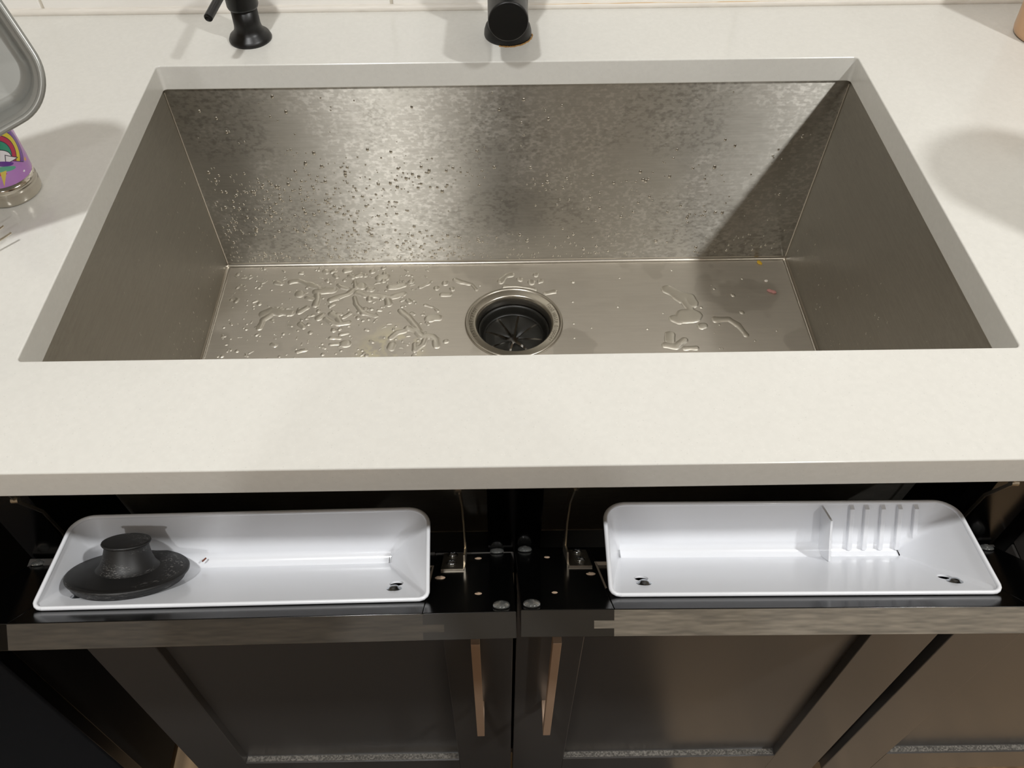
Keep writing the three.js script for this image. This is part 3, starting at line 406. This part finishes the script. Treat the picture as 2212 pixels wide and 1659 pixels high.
// geometry of the fronts is in the front's own axes: x along, y up the face (0 at its top edge), z out of the face (0 on its inner side)
const onFace = g => g.rotateX(-Math.PI / 2);                        // a lathe standing on the inner face
{
  const cab = group('sink_cabinet'); tag(cab, 'black sink base cabinet with two shaker doors and tipped-out drawer fronts', 'cabinet');
  const yb = 0.10, yt = CT - SLAB - 0.0005;
  mesh('side_panel', span(-0.4145, -0.3965, yb, yt, -0.505, 0.026), M.darkIn, cab); mesh('side_panel', span(0.3880, 0.4060, yb, yt, -0.505, 0.026), M.darkIn, cab);
  mesh('bottom_panel', span(-0.3965, 0.3880, yb, yb + 0.018, -0.505, 0.026), M.darkIn, cab);
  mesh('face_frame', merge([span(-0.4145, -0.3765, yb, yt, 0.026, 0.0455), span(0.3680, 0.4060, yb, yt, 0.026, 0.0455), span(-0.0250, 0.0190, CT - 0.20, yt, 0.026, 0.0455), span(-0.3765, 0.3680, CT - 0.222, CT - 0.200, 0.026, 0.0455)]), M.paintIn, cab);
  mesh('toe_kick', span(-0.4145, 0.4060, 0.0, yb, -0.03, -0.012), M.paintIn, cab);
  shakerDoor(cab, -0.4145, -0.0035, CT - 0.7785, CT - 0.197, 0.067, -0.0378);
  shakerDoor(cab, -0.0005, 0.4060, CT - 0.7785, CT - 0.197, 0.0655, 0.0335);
  for (const side of ['left', 'right']) {
    const R = side === 'right', s = R ? 1 : -1; const fr = frame(group('tilt_front', cab), FRONT[side]);
    const xi = R ? -0.0022 : -0.0055, xo = R ? 0.4050 : -0.4130;    // inner and outer ends
    const X = (a, b, ...r) => span(Math.min(a, b), Math.max(a, b), ...r);
    const js = R ? 0.0606 : -0.0690, jt = R ? 0.0470 : -0.0546, jo = xo - s * 0.062;
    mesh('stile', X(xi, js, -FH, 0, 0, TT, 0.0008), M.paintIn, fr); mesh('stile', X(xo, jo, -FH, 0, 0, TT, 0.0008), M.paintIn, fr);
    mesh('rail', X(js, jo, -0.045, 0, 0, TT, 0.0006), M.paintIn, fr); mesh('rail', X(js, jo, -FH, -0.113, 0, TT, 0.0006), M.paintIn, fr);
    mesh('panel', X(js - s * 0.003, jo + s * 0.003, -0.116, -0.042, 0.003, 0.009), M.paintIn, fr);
    const pe = mesh('panel_edge', merge([X(js, jo, -0.113, -0.1118, 0.0004, 0.0031), X(js, js + s * 0.0014, -0.1118, -0.045, 0.0004, 0.0031)]), std({ color: 0x6e6050, roughness: 0.8 }), fr); pe.userData.label = 'bare wood edge round the recessed panel';
    // bare end grain and rail edge seen along the top, with the joint between them
    const capR = mesh('rail_edge', boxUV(X(js, jo, 0, 0.00035, 0.0005, TT - 0.0005)), R ? M.edgePale : M.edgeWood, fr), capT = mesh('tongue', boxUV(X(jt, js, 0, 0.00045, 0.0078, 0.0132)), R ? M.edgePale : M.edgeWood, fr);
    mesh('stile_edge', X(xi, js, 0, 0.0003, 0.0005, TT - 0.0005), M.edgeStile, fr);
    // rubber bumpers
    const bump = onFace(lathe([[0, 0.0042], [0.0014, 0.0041], [0.0017, 0.0036], [0.0034, 0.0034], [0.0052, 0.0026], [0.0060, 0.0014], [0.0062, 0], [0, 0]], 32));
    const bs = R ? [[0.0054, -0.0085], [0.0058, -0.1455], [0.3935, -0.1405]] : [[-0.0154, -0.0095], [-0.0178, -0.1465], [-0.4060, -0.1430]];
    for (const [x, y] of bs) { const b = mesh('bumper', bump, M.clear, fr); b.position.set(x, y, 0); b.userData.label = 'clear rubber bumper'; }
    // old screw holes with torn wood
    const rr = rng(R ? 4 : 8); const hs = R ? [[0.0540, -0.0790, 1.5], [0.0233, -0.1250, 1], [0.0230, -0.0352, 0.9]] : [[-0.0620, -0.0785, 1.7], [-0.0334, -0.1290, 1.2], [-0.0318, -0.0385, 1.1]];
    for (const [x, y, k] of hs) { const g = new THREE.SphereGeometry(0.0019 * k, 10, 6, 0, 6.2832, 0, 1.57); g.rotateX(-Math.PI / 2); const p = g.attributes.position; for (let i = 0; i < p.count; i++) { const q = 0.7 + 0.6 * rr(); p.setXYZ(i, p.getX(i) * 1.3, p.getY(i) * (0.9 + 0.2 * q), p.getZ(i) * 0.35 * q); } g.computeVertexNormals(); const m = mesh('screw_hole', g, M.bareWood, fr); m.position.set(x, y, 0); }
    // hinges: a foot screwed to the face and an arm rising to the face frame
    const screwG = onFace(lathe([[0, 0.0022], [0.0010, 0.0022], [0.0016, 0.0026], [0.0028, 0.0022], [0.0040, 0.0010], [0.0042, 0], [0, 0]], 28));
    const cross = merge([box(0.0040, 0.0009, 0.0006), box(0.0009, 0.0040, 0.0006)]);
    for (const inner of [true, false]) {
      const hx = inner ? (R ? 0.0385 : -0.0440) : (R ? 0.3580 : -0.3680), dr = inner ? s : -s; // the foot points away from the cabinet side
      const parts = [X(hx, hx + dr * 0.0185, -0.142, -0.096, -0.0014, -0.0001), X(hx - 0.0007, hx + 0.0007, -0.145, -0.104, -0.010, -0.0001)];
      // arm in the plane x = hx, seen edge-on
      const arm = (pts, w) => { const sh = new THREE.Shape(); const a = pts.map(p => new THREE.Vector2(p[0], p[1])); const L = [], Rr = []; for (let i = 0; i < a.length; i++) { const d = a[Math.min(i + 1, a.length - 1)].clone().sub(a[Math.max(i - 1, 0)]).normalize(); L.push([a[i].x - d.y * w, a[i].y + d.x * w]); Rr.push([a[i].x + d.y * w, a[i].y - d.x * w]); } const all = L.concat(Rr.reverse()); all.forEach((p, i) => i ? sh.lineTo(p[0], p[1]) : sh.moveTo(p[0], p[1])); const g = new THREE.ExtrudeGeometry(sh, { depth: 0.0013, bevelEnabled: false }); g.rotateY(-Math.PI / 2); return g; };
      const g1 = arm([[-0.008, -0.132], [-0.035, -0.112], [-0.058, -0.085], [-0.075, -0.048]], inner ? 0.0040 : 0.0012); g1.translate(hx + 0.0007, 0, 0); parts.push(g1);
      const g2 = arm([[-0.075, -0.048], [-0.095, -0.020], [-0.118, 0.004]], inner ? 0.0045 : 0.0014); g2.translate(hx + 0.0022 * dr, 0, 0); parts.push(g2);
      const rv = new THREE.CylinderGeometry(0.0026, 0.0026, 0.0052, 16); rv.rotateZ(Math.PI / 2); rv.translate(hx + 0.001 * dr, -0.048, -0.075); parts.push(rv);
      const h = mesh('hinge', merge(parts.map(g => g.clone())), M.nickel, fr); h.userData.label = 'nickel tilt-out hinge';
      const sx = hx + dr * 0.0105; for (const sy of [-0.1105, -0.1340]) { const sc = mesh('hinge_screw', screwG, M.zinc, fr); sc.position.set(sx, sy, -0.0014); const cr = mesh('hinge_screw', cross, M.blackMetal, fr); cr.name = 'screw_slot'; cr.position.set(sx, sy, -0.0040); }
    }
  }
}
{
  const cab = group('base_cabinet'); tag(cab, 'black base cabinet at the right of the sink cabinet, its door lit brown', 'cabinet');
  const x0 = 0.4205, x1 = 0.87; mesh('carcass', merge([span(x0 + 0.001, x0 + 0.018, 0.1, CT - SLAB - 0.0005, -0.5, DB - 0.002), span(x1 - 0.018, x1, 0.1, CT - SLAB - 0.0005, -0.5, DB - 0.002), span(x0, x1, 0.1, 0.118, -0.5, DB - 0.002)]), M.darkIn, cab);
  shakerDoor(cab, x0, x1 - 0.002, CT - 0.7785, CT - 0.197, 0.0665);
  mesh('drawer_front', span(x0, x1 - 0.002, CT - 0.194, CT - 0.034, DB, DZ, 0.001), M.paint, cab);
  mesh('toe_kick', span(x0, x1, 0, 0.1, -0.03, -0.012), M.paintIn, cab);
}
{
  const d = group('dishwasher'); tag(d, 'black glossy appliance front at the left of the sink cabinet', 'dishwasher');
  mesh('front_panel', span(-1.112, -0.512, 0.11, CT - 0.12, DB, DZ, 0.003), std({ color: 0x0c0c0d, roughness: 0.22 }), d);
  mesh('control_panel', span(-1.112, -0.512, CT - 0.117, CT - 0.034, DB, DZ + 0.004, 0.003), std({ color: 0x0c0c0d, roughness: 0.22 }), d);
  mesh('tub', span(-1.108, -0.516, 0.02, CT - SLAB - 0.002, -0.5, DB - 0.001), M.darkIn, d);
}

{
  // unseen dark mat, added and widened to darken what the satin doors mirror
  const g = new RoundedBoxGeometry(1.62, 0.012, 0.56, 3, 0.005); g.translate(-0.565, 0.006, 0.355);
  const m = mesh('added_floor_mat', g, std({ color: 0x2c2d30, roughness: 0.95 })); tag(m, 'added unseen dark mat that darkens the reflection in the cabinet doors', 'mat');
}

// ---------------------------------------------------------------- trays in the tipped fronts
function makeTray(side, label, xl, xr, dl, dr, holes) {
  const t = frame(group('tip_out_tray'), FRONT[side]); tag(t, label, 'tray');
  // cross-section as [s down the face, m away from the face]
  const A = [0.0245, 0.0020], D = [0.098, 0.0488], B = [0.1145, 0.0020], C = [0.1215, 0.0065];
  const NA = 24, NC = 8;
  const loop = (P, Q, x0, x1, rp, rq, k = 0) => { // rounded quadrilateral between the line P (near the face) and the line Q
    const pts = []; const w = Math.hypot(Q[0] - P[0], Q[1] - P[1]); const es = (Q[0] - P[0]) / w, em = (Q[1] - P[1]) / w;
    const at = (x, v) => new THREE.Vector3(x + k * v / w, -(P[0] + es * v), -(P[1] + em * v));
    for (let i = 0; i <= NA; i++) pts.push(at(x0 + rp + (x1 - x0 - 2 * rp) * i / NA, 0));
    for (let i = 1; i <= NC; i++) { const a = i / NC * Math.PI / 2; pts.push(at(x1 - rp + Math.sin(a) * rp, rp - Math.cos(a) * rp)); }
    for (let i = 1; i <= 6; i++) pts.push(at(x1, rp + (w - rq - rp) * i / 6));
    for (let i = 1; i <= NC; i++) { const a = i / NC * Math.PI / 2; pts.push(at(x1 - rq + Math.cos(a) * rq, w - rq + Math.sin(a) * rq)); }
    for (let i = 1; i <= NA; i++) pts.push(at(x1 - rq - (x1 - x0 - 2 * rq) * i / NA, w));
    for (let i = 1; i <= NC; i++) { const a = i / NC * Math.PI / 2; pts.push(at(x0 + rq - Math.sin(a) * rq, w - rq + Math.cos(a) * rq)); }
    for (let i = 1; i <= 6; i++) pts.push(at(x0, w - rq - (w - rq - rp) * i / 6));
    for (let i = 1; i < NC; i++) { const a = i / NC * Math.PI / 2; pts.push(at(x0 + rp - Math.cos(a) * rp, rp - Math.sin(a) * rp)); }
    return pts;
  };
  const shell = (top, bot, flip) => {
    const n = top.length, K = 6, p = [], id = [];
    for (let k = 0; k <= K; k++) { const f = k / K; for (let i = 0; i < n; i++) { const v = top[i].clone().lerp(bot[i], f); p.push(v.x, v.y, v.z); } }
    for (let k = 0; k < K; k++) for (let i = NA; i < n; i++) { const a = k * n + i, b = k * n + (i + 1) % n, c = a + n, d = b + n; flip ? id.push(a, b, c, b, d, c) : id.push(a, c, b, b, c, d); }
    // close the narrow bottom
    const o = K * n; for (let i = 0; i < NA; i++) { const a = o + i, b = o + i + 1; const j0 = NA + NC + 6 + NC + (NA - i), j1 = j0 - 1; flip ? id.push(a, b, o + j1, a, o + j1, o + j0) : id.push(a, o + j1, b, a, o + j0, o + j1); }
    const g = new THREE.BufferGeometry(); g.setAttribute('position', new THREE.Float32BufferAttribute(p, 3)); g.setIndex(id); const q = g.toNonIndexed(); q.computeVertexNormals(); const mv = mergeVertices(g); mv.computeVertexNormals(); return mv;
  };
  const dx = side === 'right' ? 0.0045 : -0.0035; const top = loop(A, D, xl, xr, 0.006, 0.016, dx), bot = loop(B, C, xl + dl, xr - dr, 0.0015, 0.0015);
  const o = 0.002; const topO = loop([A[0], 0.0004], [D[0] + 0.0012, D[1] + 0.0018], xl - o, xr + o, 0.007, 0.017, dx), botO = loop([B[0] + 0.002, 0.0004], [C[0] + 0.0022, C[1] + 0.0012], xl + dl - o, xr - dr + o, 0.0018, 0.0018);
  mesh('tray_shell', merge([shell(top, bot, true), shell(topO, botO, false)]), M.whitePlastic, t);
  // the flat wall screwed to the front, with its keyholes
  const sh = new THREE.Shape(); sh.moveTo(xl + 0.003, -A[0]); sh.lineTo(xr - 0.003, -A[0]); sh.lineTo(xr - dr + 0.0012, -B[0] - 0.0012); sh.lineTo(xl + dl - 0.0012, -B[0] - 0.0012); sh.closePath();
  for (const h of holes) { const q = new THREE.Path(); q.absellipse(h[0], h[1], 0.0052, 0.0062, 0, Math.PI * 2); sh.holes.push(q); }
  const pg = new THREE.ExtrudeGeometry(sh, { depth: 0.0016, bevelEnabled: false, curveSegments: 20 }); pg.translate(0, 0, -0.0020); mesh('mounting_wall', pg, M.whitePlastic, t);
  const rim = loop([A[0] - 0.0005, 0.0018], [D[0] + 0.0006, D[1] + 0.0009], xl - 0.001, xr + 0.001, 0.0065, 0.0165, dx); rim.push(rim[0].clone());
  mesh('rim', new THREE.TubeGeometry(new THREE.CatmullRomCurve3(rim, false, 'centripetal'), 260, 0.0017, 8), M.whitePlastic, t);
  const sg = onFace(lathe([[0, 0.0026], [0.0022, 0.0025], [0.0036, 0.0017], [0.0043, 0.0006], [0.0056, 0.0003], [0.0056, 0], [0, 0]], 28));
  for (const h of holes) { const s = mesh('screw', sg, M.zinc, t); s.position.set(h[2], h[3], -0.0020); s.userData.label = 'round-headed steel screw'; }
  return { t, A, D, B, C };
}
const V3 = (x, s, m) => new THREE.Vector3(x, -s, -m);
makeTray('left', 'white tip-out tray on the left, holding the black sink stopper', -0.3455, -0.0685, 0.006, 0.036, [[-0.3238, -0.0580, -0.3262, -0.0490], [-0.0936, -0.0608, -0.0938, -0.0482]]);
{
  const { t, D, C } = makeTray('right', 'empty white tip-out tray on the right, with a divider and five ribs', 0.0630, 0.3360, 0.018, 0.027, [[0.0893, -0.0608, 0.0893, -0.0486], [0.3150, -0.0590, 0.3168, -0.0482]]);
  const wall = (v, h) => { const es = (D[0] - C[0]), em = (D[1] - C[1]), L = Math.hypot(es, em); return [C[0] + es * v - em / L * h, C[1] + em * v + es / L * h].map((q, i) => i ? (C[1] + em * v + (es / L) * h) : (C[0] + es * v - (em / L) * h)); };
  // upright ribs on the far wall
  const rib = (x, w, h) => { const a = wall(0.03, h), b = wall(0.93, h), a0 = wall(0.0, -0.0005), b0 = wall(0.99, -0.0005); const sh = new THREE.Shape(); [[a0, 0], [a, 1], [b, 1], [b0, 1]].forEach(([p], i) => i ? sh.lineTo(p[1], -p[0]) : sh.moveTo(p[1], -p[0])); const g = new THREE.ExtrudeGeometry(sh, { depth: w - 0.0012, bevelEnabled: true, bevelThickness: 0.0006, bevelSize: 0.0006, bevelSegments: 2 }); g.rotateY(Math.PI / 2); g.scale(1, 1, 1); g.translate(x - w / 2 + 0.0006, 0, 0); return g; };
  const lean = g => { const p = g.attributes.position; for (let i = 0; i < p.count; i++) p.setX(i, p.getX(i) * (1.0317 - 0.0317 * clamp((-p.getZ(i) - C[1]) / (D[1] - C[1])))); return g; };
  for (const x of [0.2608, 0.2725, 0.2853, 0.2985, 0.3113]) { const g = lean(rib(x, 0.0036, 0.0026)); mesh('rib', g, M.whitePlastic, t); }
  const p0 = wall(0.97, -0.0005), p1 = wall(0.0, -0.0005), p2 = [0.1000, 0.0022], p3 = wall(0.55, 0.018), p4 = wall(0.97, 0.018);
  const sh = new THREE.Shape(); [p0, p1, [0.1140, 0.0022], p2, p3, p4].forEach((p, i) => i ? sh.lineTo(p[1], -p[0]) : sh.moveTo(p[1], -p[0])); const g = new THREE.ExtrudeGeometry(sh, { depth: 0.0016, bevelEnabled: false }); g.rotateY(Math.PI / 2); g.translate(0.2372, 0, 0); mesh('divider', lean(g), M.whitePlastic, t);
}
{ // a brown crumb in the crease of the left tray
  const g = new THREE.CapsuleGeometry(0.0007, 0.0035, 4, 10); g.rotateX(0.4); g.rotateZ(0.5); g.translate(-0.2560, -0.1150, -0.0085); const m = mesh('food_scrap', g, std({ color: 0x6e3a26, roughness: 0.7 })); frame(m, FRONT.left); tag(m, 'thin brown crumb in the crease of the left white tray', 'food scrap');
}
// sink stopper lying in the left tray
{
  const t = group('sink_stopper'); tag(t, 'black rubber sink stopper lying in the left white tray', 'stopper');
  const holder = new THREE.Object3D(); frame(holder, FRONT.left); holder.updateMatrix();
  const local = new THREE.Object3D(); local.position.set(-0.3005, -0.0755, -0.0052); local.rotation.set(-Math.PI / 2 + 0.0925, 0, -0.035, 'XYZ'); local.scale.setScalar(0.965); local.updateMatrix();
  const dust = tex(256, 256, (u, v) => { const s = sstep(0.60, 0.78, fbm(N1, u, v, 120, 120, 2)) * sstep(0.42, 0.66, fbm(N2, u, v, 6, 5, 2)); const c = 26 + 90 * s; return [c, c * 0.98, c * 0.95]; }, true);
  const mat = std({ map: dust, roughness: 0.5 });
  mesh('stopper_disc', lathe([[0, 0], [0.034, 0], [0.0425, 0.0015], [0.0445, 0.0058], [0.0460, 0.0065], [0.0462, 0.0078], [0.0452, 0.0088], [0.0425, 0.0086], [0.0415, 0.0092], [0.0300, 0.0105], [0.0225, 0.0112]], 72), mat, t).applyMatrix4(local.matrix.clone().premultiply(holder.matrix));
  mesh('stopper_neck', lathe([[0.0262, 0.0100], [0.0236, 0.0112], [0.0212, 0.0140], [0.0188, 0.0192], [0.0173, 0.0245], [0.0165, 0.0285], [0.0164, 0.0312]], 56), mat, t).applyMatrix4(local.matrix.clone().premultiply(holder.matrix));
  mesh('grip_cap', lathe([[0.0166, 0.0305], [0.0180, 0.0309], [0.0185, 0.0318], [0.0181, 0.0328], [0.0165, 0.0331], [0, 0.0326]], 56), mat, t).applyMatrix4(local.matrix.clone().premultiply(holder.matrix));
}

// ---------------------------------------------------------------- the photographer, whose legs shade the cabinet doors and the floor
{
  const t = group('person'); tag(t, 'person in dark trousers and grey shirt standing at the counter with a phone', 'person');
  const field = (bones, cell, k) => {        // smooth union of tapered capsules, meshed by marching tetrahedra
    const lo = [9, 9, 9], hi = [-9, -9, -9]; for (const b of bones) for (const [p, r] of [[b[0], b[2]], [b[1], b[3]]]) for (let a = 0; a < 3; a++) { lo[a] = Math.min(lo[a], p[a] - r - 3 * cell); hi[a] = Math.max(hi[a], p[a] + r + 3 * cell); }
    const n = [0, 1, 2].map(a => Math.ceil((hi[a] - lo[a]) / cell) + 1), Fd = new Float32Array(n[0] * n[1] * n[2]).fill(1);
    const at = (i, j, l) => (l * n[1] + j) * n[0] + i;
    for (const [A, B, ra, rb, sq] of bones) {
      const R = Math.max(ra, rb) + k + 2 * cell; const r0 = [], r1 = []; for (let a = 0; a < 3; a++) { r0[a] = Math.max(0, Math.floor((Math.min(A[a], B[a]) - R - lo[a]) / cell)); r1[a] = Math.min(n[a] - 1, Math.ceil((Math.max(A[a], B[a]) + R - lo[a]) / cell)); }
      const d = [B[0] - A[0], B[1] - A[1], B[2] - A[2]], L2 = d[0] * d[0] + d[1] * d[1] + d[2] * d[2] || 1e-9; const fz = sq || 1;
      for (let l = r0[2]; l <= r1[2]; l++) for (let j = r0[1]; j <= r1[1]; j++) for (let i = r0[0]; i <= r1[0]; i++) {
        const x = lo[0] + i * cell - A[0], y = lo[1] + j * cell - A[1], z = lo[2] + l * cell - A[2]; const u = clamp((x * d[0] + y * d[1] + z * d[2]) / L2);
        const ds = Math.hypot(x - d[0] * u, y - d[1] * u, (z - d[2] * u) * fz) - (ra + (rb - ra) * u); const q = at(i, j, l), f = Fd[q]; const h = Math.max(k - Math.abs(f - ds), 0) / k; Fd[q] = Math.min(f, ds) - h * h * k * 0.25;
      }
    }
    const pos = []; const T = [[0, 5, 1, 6], [0, 1, 2, 6], [0, 2, 3, 6], [0, 3, 7, 6], [0, 7, 4, 6], [0, 4, 5, 6]]; const O = [[0, 0, 0], [1, 0, 0], [1, 1, 0], [0, 1, 0], [0, 0, 1], [1, 0, 1], [1, 1, 1], [0, 1, 1]];
    const c = new Array(8), P = new Array(8); const mix = (a, b) => { const u = c[a] / (c[a] - c[b]); return [P[a][0] + (P[b][0] - P[a][0]) * u, P[a][1] + (P[b][1] - P[a][1]) * u, P[a][2] + (P[b][2] - P[a][2]) * u]; };
    const tri = (a, b, q, inside) => { const g = [(a[0] + b[0] + q[0]) / 3 - inside[0], (a[1] + b[1] + q[1]) / 3 - inside[1], (a[2] + b[2] + q[2]) / 3 - inside[2]]; const u = [b[0] - a[0], b[1] - a[1], b[2] - a[2]], v = [q[0] - a[0], q[1] - a[1], q[2] - a[2]]; const s = (u[1] * v[2] - u[2] * v[1]) * g[0] + (u[2] * v[0] - u[0] * v[2]) * g[1] + (u[0] * v[1] - u[1] * v[0]) * g[2]; s > 0 ? pos.push(...a, ...b, ...q) : pos.push(...a, ...q, ...b); };
    for (let l = 0; l + 1 < n[2]; l++) for (let j = 0; j + 1 < n[1]; j++) for (let i = 0; i + 1 < n[0]; i++) {
      let neg = 0; for (let m = 0; m < 8; m++) { c[m] = Fd[at(i + O[m][0], j + O[m][1], l + O[m][2])] || 1e-7; if (c[m] < 0) neg++; } if (!neg || neg === 8) continue;
      for (let m = 0; m < 8; m++) P[m] = [lo[0] + (i + O[m][0]) * cell, lo[1] + (j + O[m][1]) * cell, lo[2] + (l + O[m][2]) * cell];
      for (const q of T) { const I = q.filter(m => c[m] < 0), E = q.filter(m => c[m] >= 0); if (!I.length || !E.length) continue; const a = P[I[0]];
        if (I.length === 1) tri(mix(I[0], E[0]), mix(I[0], E[1]), mix(I[0], E[2]), a); else if (E.length === 1) tri(mix(I[0], E[0]), mix(I[1], E[0]), mix(I[2], E[0]), a); else { const v0 = mix(I[0], E[0]), v1 = mix(I[0], E[1]), v2 = mix(I[1], E[1]), v3 = mix(I[1], E[0]); tri(v0, v1, v2, a); tri(v0, v2, v3, a); } }
    }
    let g = new THREE.BufferGeometry(); g.setAttribute('position', new THREE.Float32BufferAttribute(pos, 3)); g = mergeVertices(g, 1e-5); g.computeVertexNormals(); return g;
  };
  const hipL = [-0.065, 0.90, 0.52], hipR = [0.125, 0.90, 0.52], knL = [-0.10, 0.49, 0.475], knR = [0.17, 0.49, 0.470], anL = [-0.115, 0.085, 0.52], anR = [0.195, 0.085, 0.51];
  const shL = [-0.150, 1.375, 0.60], shR = [0.200, 1.375, 0.60], elL = [-0.235, 1.125, 0.535], elR = [0.285, 1.125, 0.530], wrL = [-0.112, 1.285, 0.475], wrR = [0.152, 1.285, 0.470], head = [0.02, 1.585, 0.575];
  const body = field([
    [hipL, knL, 0.088, 0.060], [hipR, knR, 0.088, 0.060], [knL, anL, 0.058, 0.043], [knR, anR, 0.058, 0.043],
    [[-0.04, 0.95, 0.53], [0.10, 0.95, 0.53], 0.105, 0.105, 1.12], [[-0.02, 1.06, 0.54], [0.08, 1.06, 0.54], 0.100, 0.100, 1.2], [[-0.055, 1.24, 0.575], [0.105, 1.24, 0.575], 0.100, 0.100, 1.2], [[-0.10, 1.355, 0.60], [0.15, 1.355, 0.60], 0.068, 0.068],
    [[0.025, 1.36, 0.605], [0.022, 1.49, 0.600], 0.056, 0.050], [shL, elL, 0.050, 0.038], [shR, elR, 0.050, 0.038], [elL, wrL, 0.038, 0.025], [elR, wrR, 0.038, 0.025],
    [[0.02, 1.615, 0.590], [0.02, 1.600, 0.580], 0.086, 0.082], [[0.02, 1.560, 0.535], [0.02, 1.530, 0.530], 0.056, 0.044], [[0.02, 1.578, 0.489], [0.02, 1.563, 0.477], 0.010, 0.013], [[-0.064, 1.585, 0.585], [-0.064, 1.565, 0.583], 0.013, 0.009], [[0.104, 1.585, 0.585], [0.104, 1.565, 0.583], 0.013, 0.009],
    [[0.004, 1.538, 0.488], [0.036, 1.538, 0.488], 0.008, 0.008],
  ], 0.0125, 0.03);
  { // clothing colours by region: trousers, shirt with short sleeves, bare forearms and head
    const p = body.attributes.position, c = new Float32Array(p.count * 3); const S = (i, h) => { const q = new THREE.Color(h); c.set([q.r, q.g, q.b], i * 3); };
    for (let i = 0; i < p.count; i++) { const x = p.getX(i), y = p.getY(i), z = p.getZ(i); const arm = Math.abs(x - 0.025) > 0.165 || z < 0.50; S(i, y > 1.455 ? 0xc08f72 : y < 0.945 && z > 0.38 ? 0x121318 : (arm && y > 1.06 && y < 1.24 && Math.abs(x - 0.025) > 0.18) || (y > 1.05 && z < 0.475) ? 0xc08f72 : 0x3a3c40); }
    body.setAttribute('color', new THREE.BufferAttribute(c, 3));
  }
  mesh('body', body, std({ vertexColors: true, roughness: 0.85 }), t);
  const hair = new THREE.SphereGeometry(0.1, 32, 20, 0, Math.PI * 2, 0, Math.PI * 0.62); { const p = hair.attributes.position; for (let i = 0; i < p.count; i++) { const x = p.getX(i), y = p.getY(i), z = p.getZ(i); const k = 1 + 0.03 * (N1(x * 120 + 50, y * 120 + z * 90 + 50, 256, 256) - 0.5); p.setXYZ(i, x * 0.97 * k, y * 1.02 * k, z * 1.08 * k); } hair.rotateX(0.55); hair.translate(0.02, 1.613, 0.600); hair.computeVertexNormals(); }
  mesh('hair', hair, std({ color: 0x1d140e, roughness: 0.6 }), t);
  for (const s of [-1, 1]) { const e = new THREE.SphereGeometry(0.0115, 16, 12); e.translate(0.02 + s * 0.031, 1.583, 0.4995); mesh('eye', e, std({ color: 0xe8e4de, roughness: 0.2 }), t); const ir = new THREE.SphereGeometry(0.006, 14, 10); ir.translate(0.02 + s * 0.031, 1.579, 0.4918); mesh('iris', ir, std({ color: 0x2c1c10, roughness: 0.2 }), t); }
  for (const a of [anL, anR]) { const g = field([[[a[0], 0.045, a[2] + 0.03], [a[0] - 0.004, 0.040, a[2] - 0.13], 0.042, 0.036], [[a[0], 0.085, a[2]], [a[0], 0.05, a[2]], 0.05, 0.045]], 0.008, 0.02); const p = g.attributes.position; for (let i = 0; i < p.count; i++) if (p.getY(i) < 0.002) p.setY(i, 0.002); g.computeVertexNormals(); mesh('shoe', g, std({ color: 0x17171a, roughness: 0.6 }), t); }
  // hands on the two ends of the phone, in the phone's own axes: x right, y up, z towards the face of the person
  const ph = group('phone'); tag(ph, 'black phone held level in both hands of the photographer', 'phone'); ph.position.copy(camera.position); ph.quaternion.copy(camera.quaternion); ph.translateZ(0.0085); ph.translateX(0.043); ph.translateY(-0.018);
  mesh('phone_body', new RoundedBoxGeometry(0.147, 0.0715, 0.008, 4, 0.0038), std({ color: 0x101012, roughness: 0.3 }), ph);
  mesh('screen', box(0.139, 0.064, 0.0004, 0, 0, 0.0042), std({ color: 0x050505, roughness: 0.08 }), ph);
  ph.updateMatrix();
  const W = (x, y, z) => { const v = new THREE.Vector3(x, y, z).applyMatrix4(ph.matrix); return [v.x, v.y, v.z]; };
  for (const s of [-1, 1]) {
    const ex = s * 0.0735, wr = s < 0 ? wrL : wrR; const bones = [[wr, W(ex + s * 0.030, -0.052, 0.026), 0.024, 0.022], [W(ex + s * 0.030, -0.052, 0.026), W(ex + s * 0.026, -0.012, 0.014), 0.020, 0.015], [W(ex + s * 0.030, -0.050, 0.016), W(ex + s * 0.024, 0.012, 0.004), 0.016, 0.012]];
    [[0.026, 0.070], [0.006, 0.076], [-0.014, 0.072], [-0.033, 0.060]].forEach(([y, len], i) => { const k = len * 0.5; bones.push([W(ex + s * 0.022, y * 0.75 - 0.004, 0.004), W(ex + s * 0.014, y, -0.010), 0.0098, 0.0088], [W(ex + s * 0.014, y, -0.010), W(ex - s * (k * 0.55), y + 0.002, -0.0132), 0.0085, 0.0078], [W(ex - s * (k * 0.55), y + 0.002, -0.0132), W(ex - s * k, y + 0.003, -0.0118), 0.0077, 0.0066]); });
    bones.push([W(ex + s * 0.028, -0.034, 0.022), W(ex + s * 0.008, -0.012, 0.0175), 0.0130, 0.0105], [W(ex + s * 0.008, -0.012, 0.0175), W(ex - s * 0.016, 0.006, 0.0138), 0.0100, 0.0082]);
    mesh('hand', field(bones, 0.0035, 0.006), std({ color: 0xc08f72, roughness: 0.6 }), t);
  }
}

renderer.render(scene, camera);
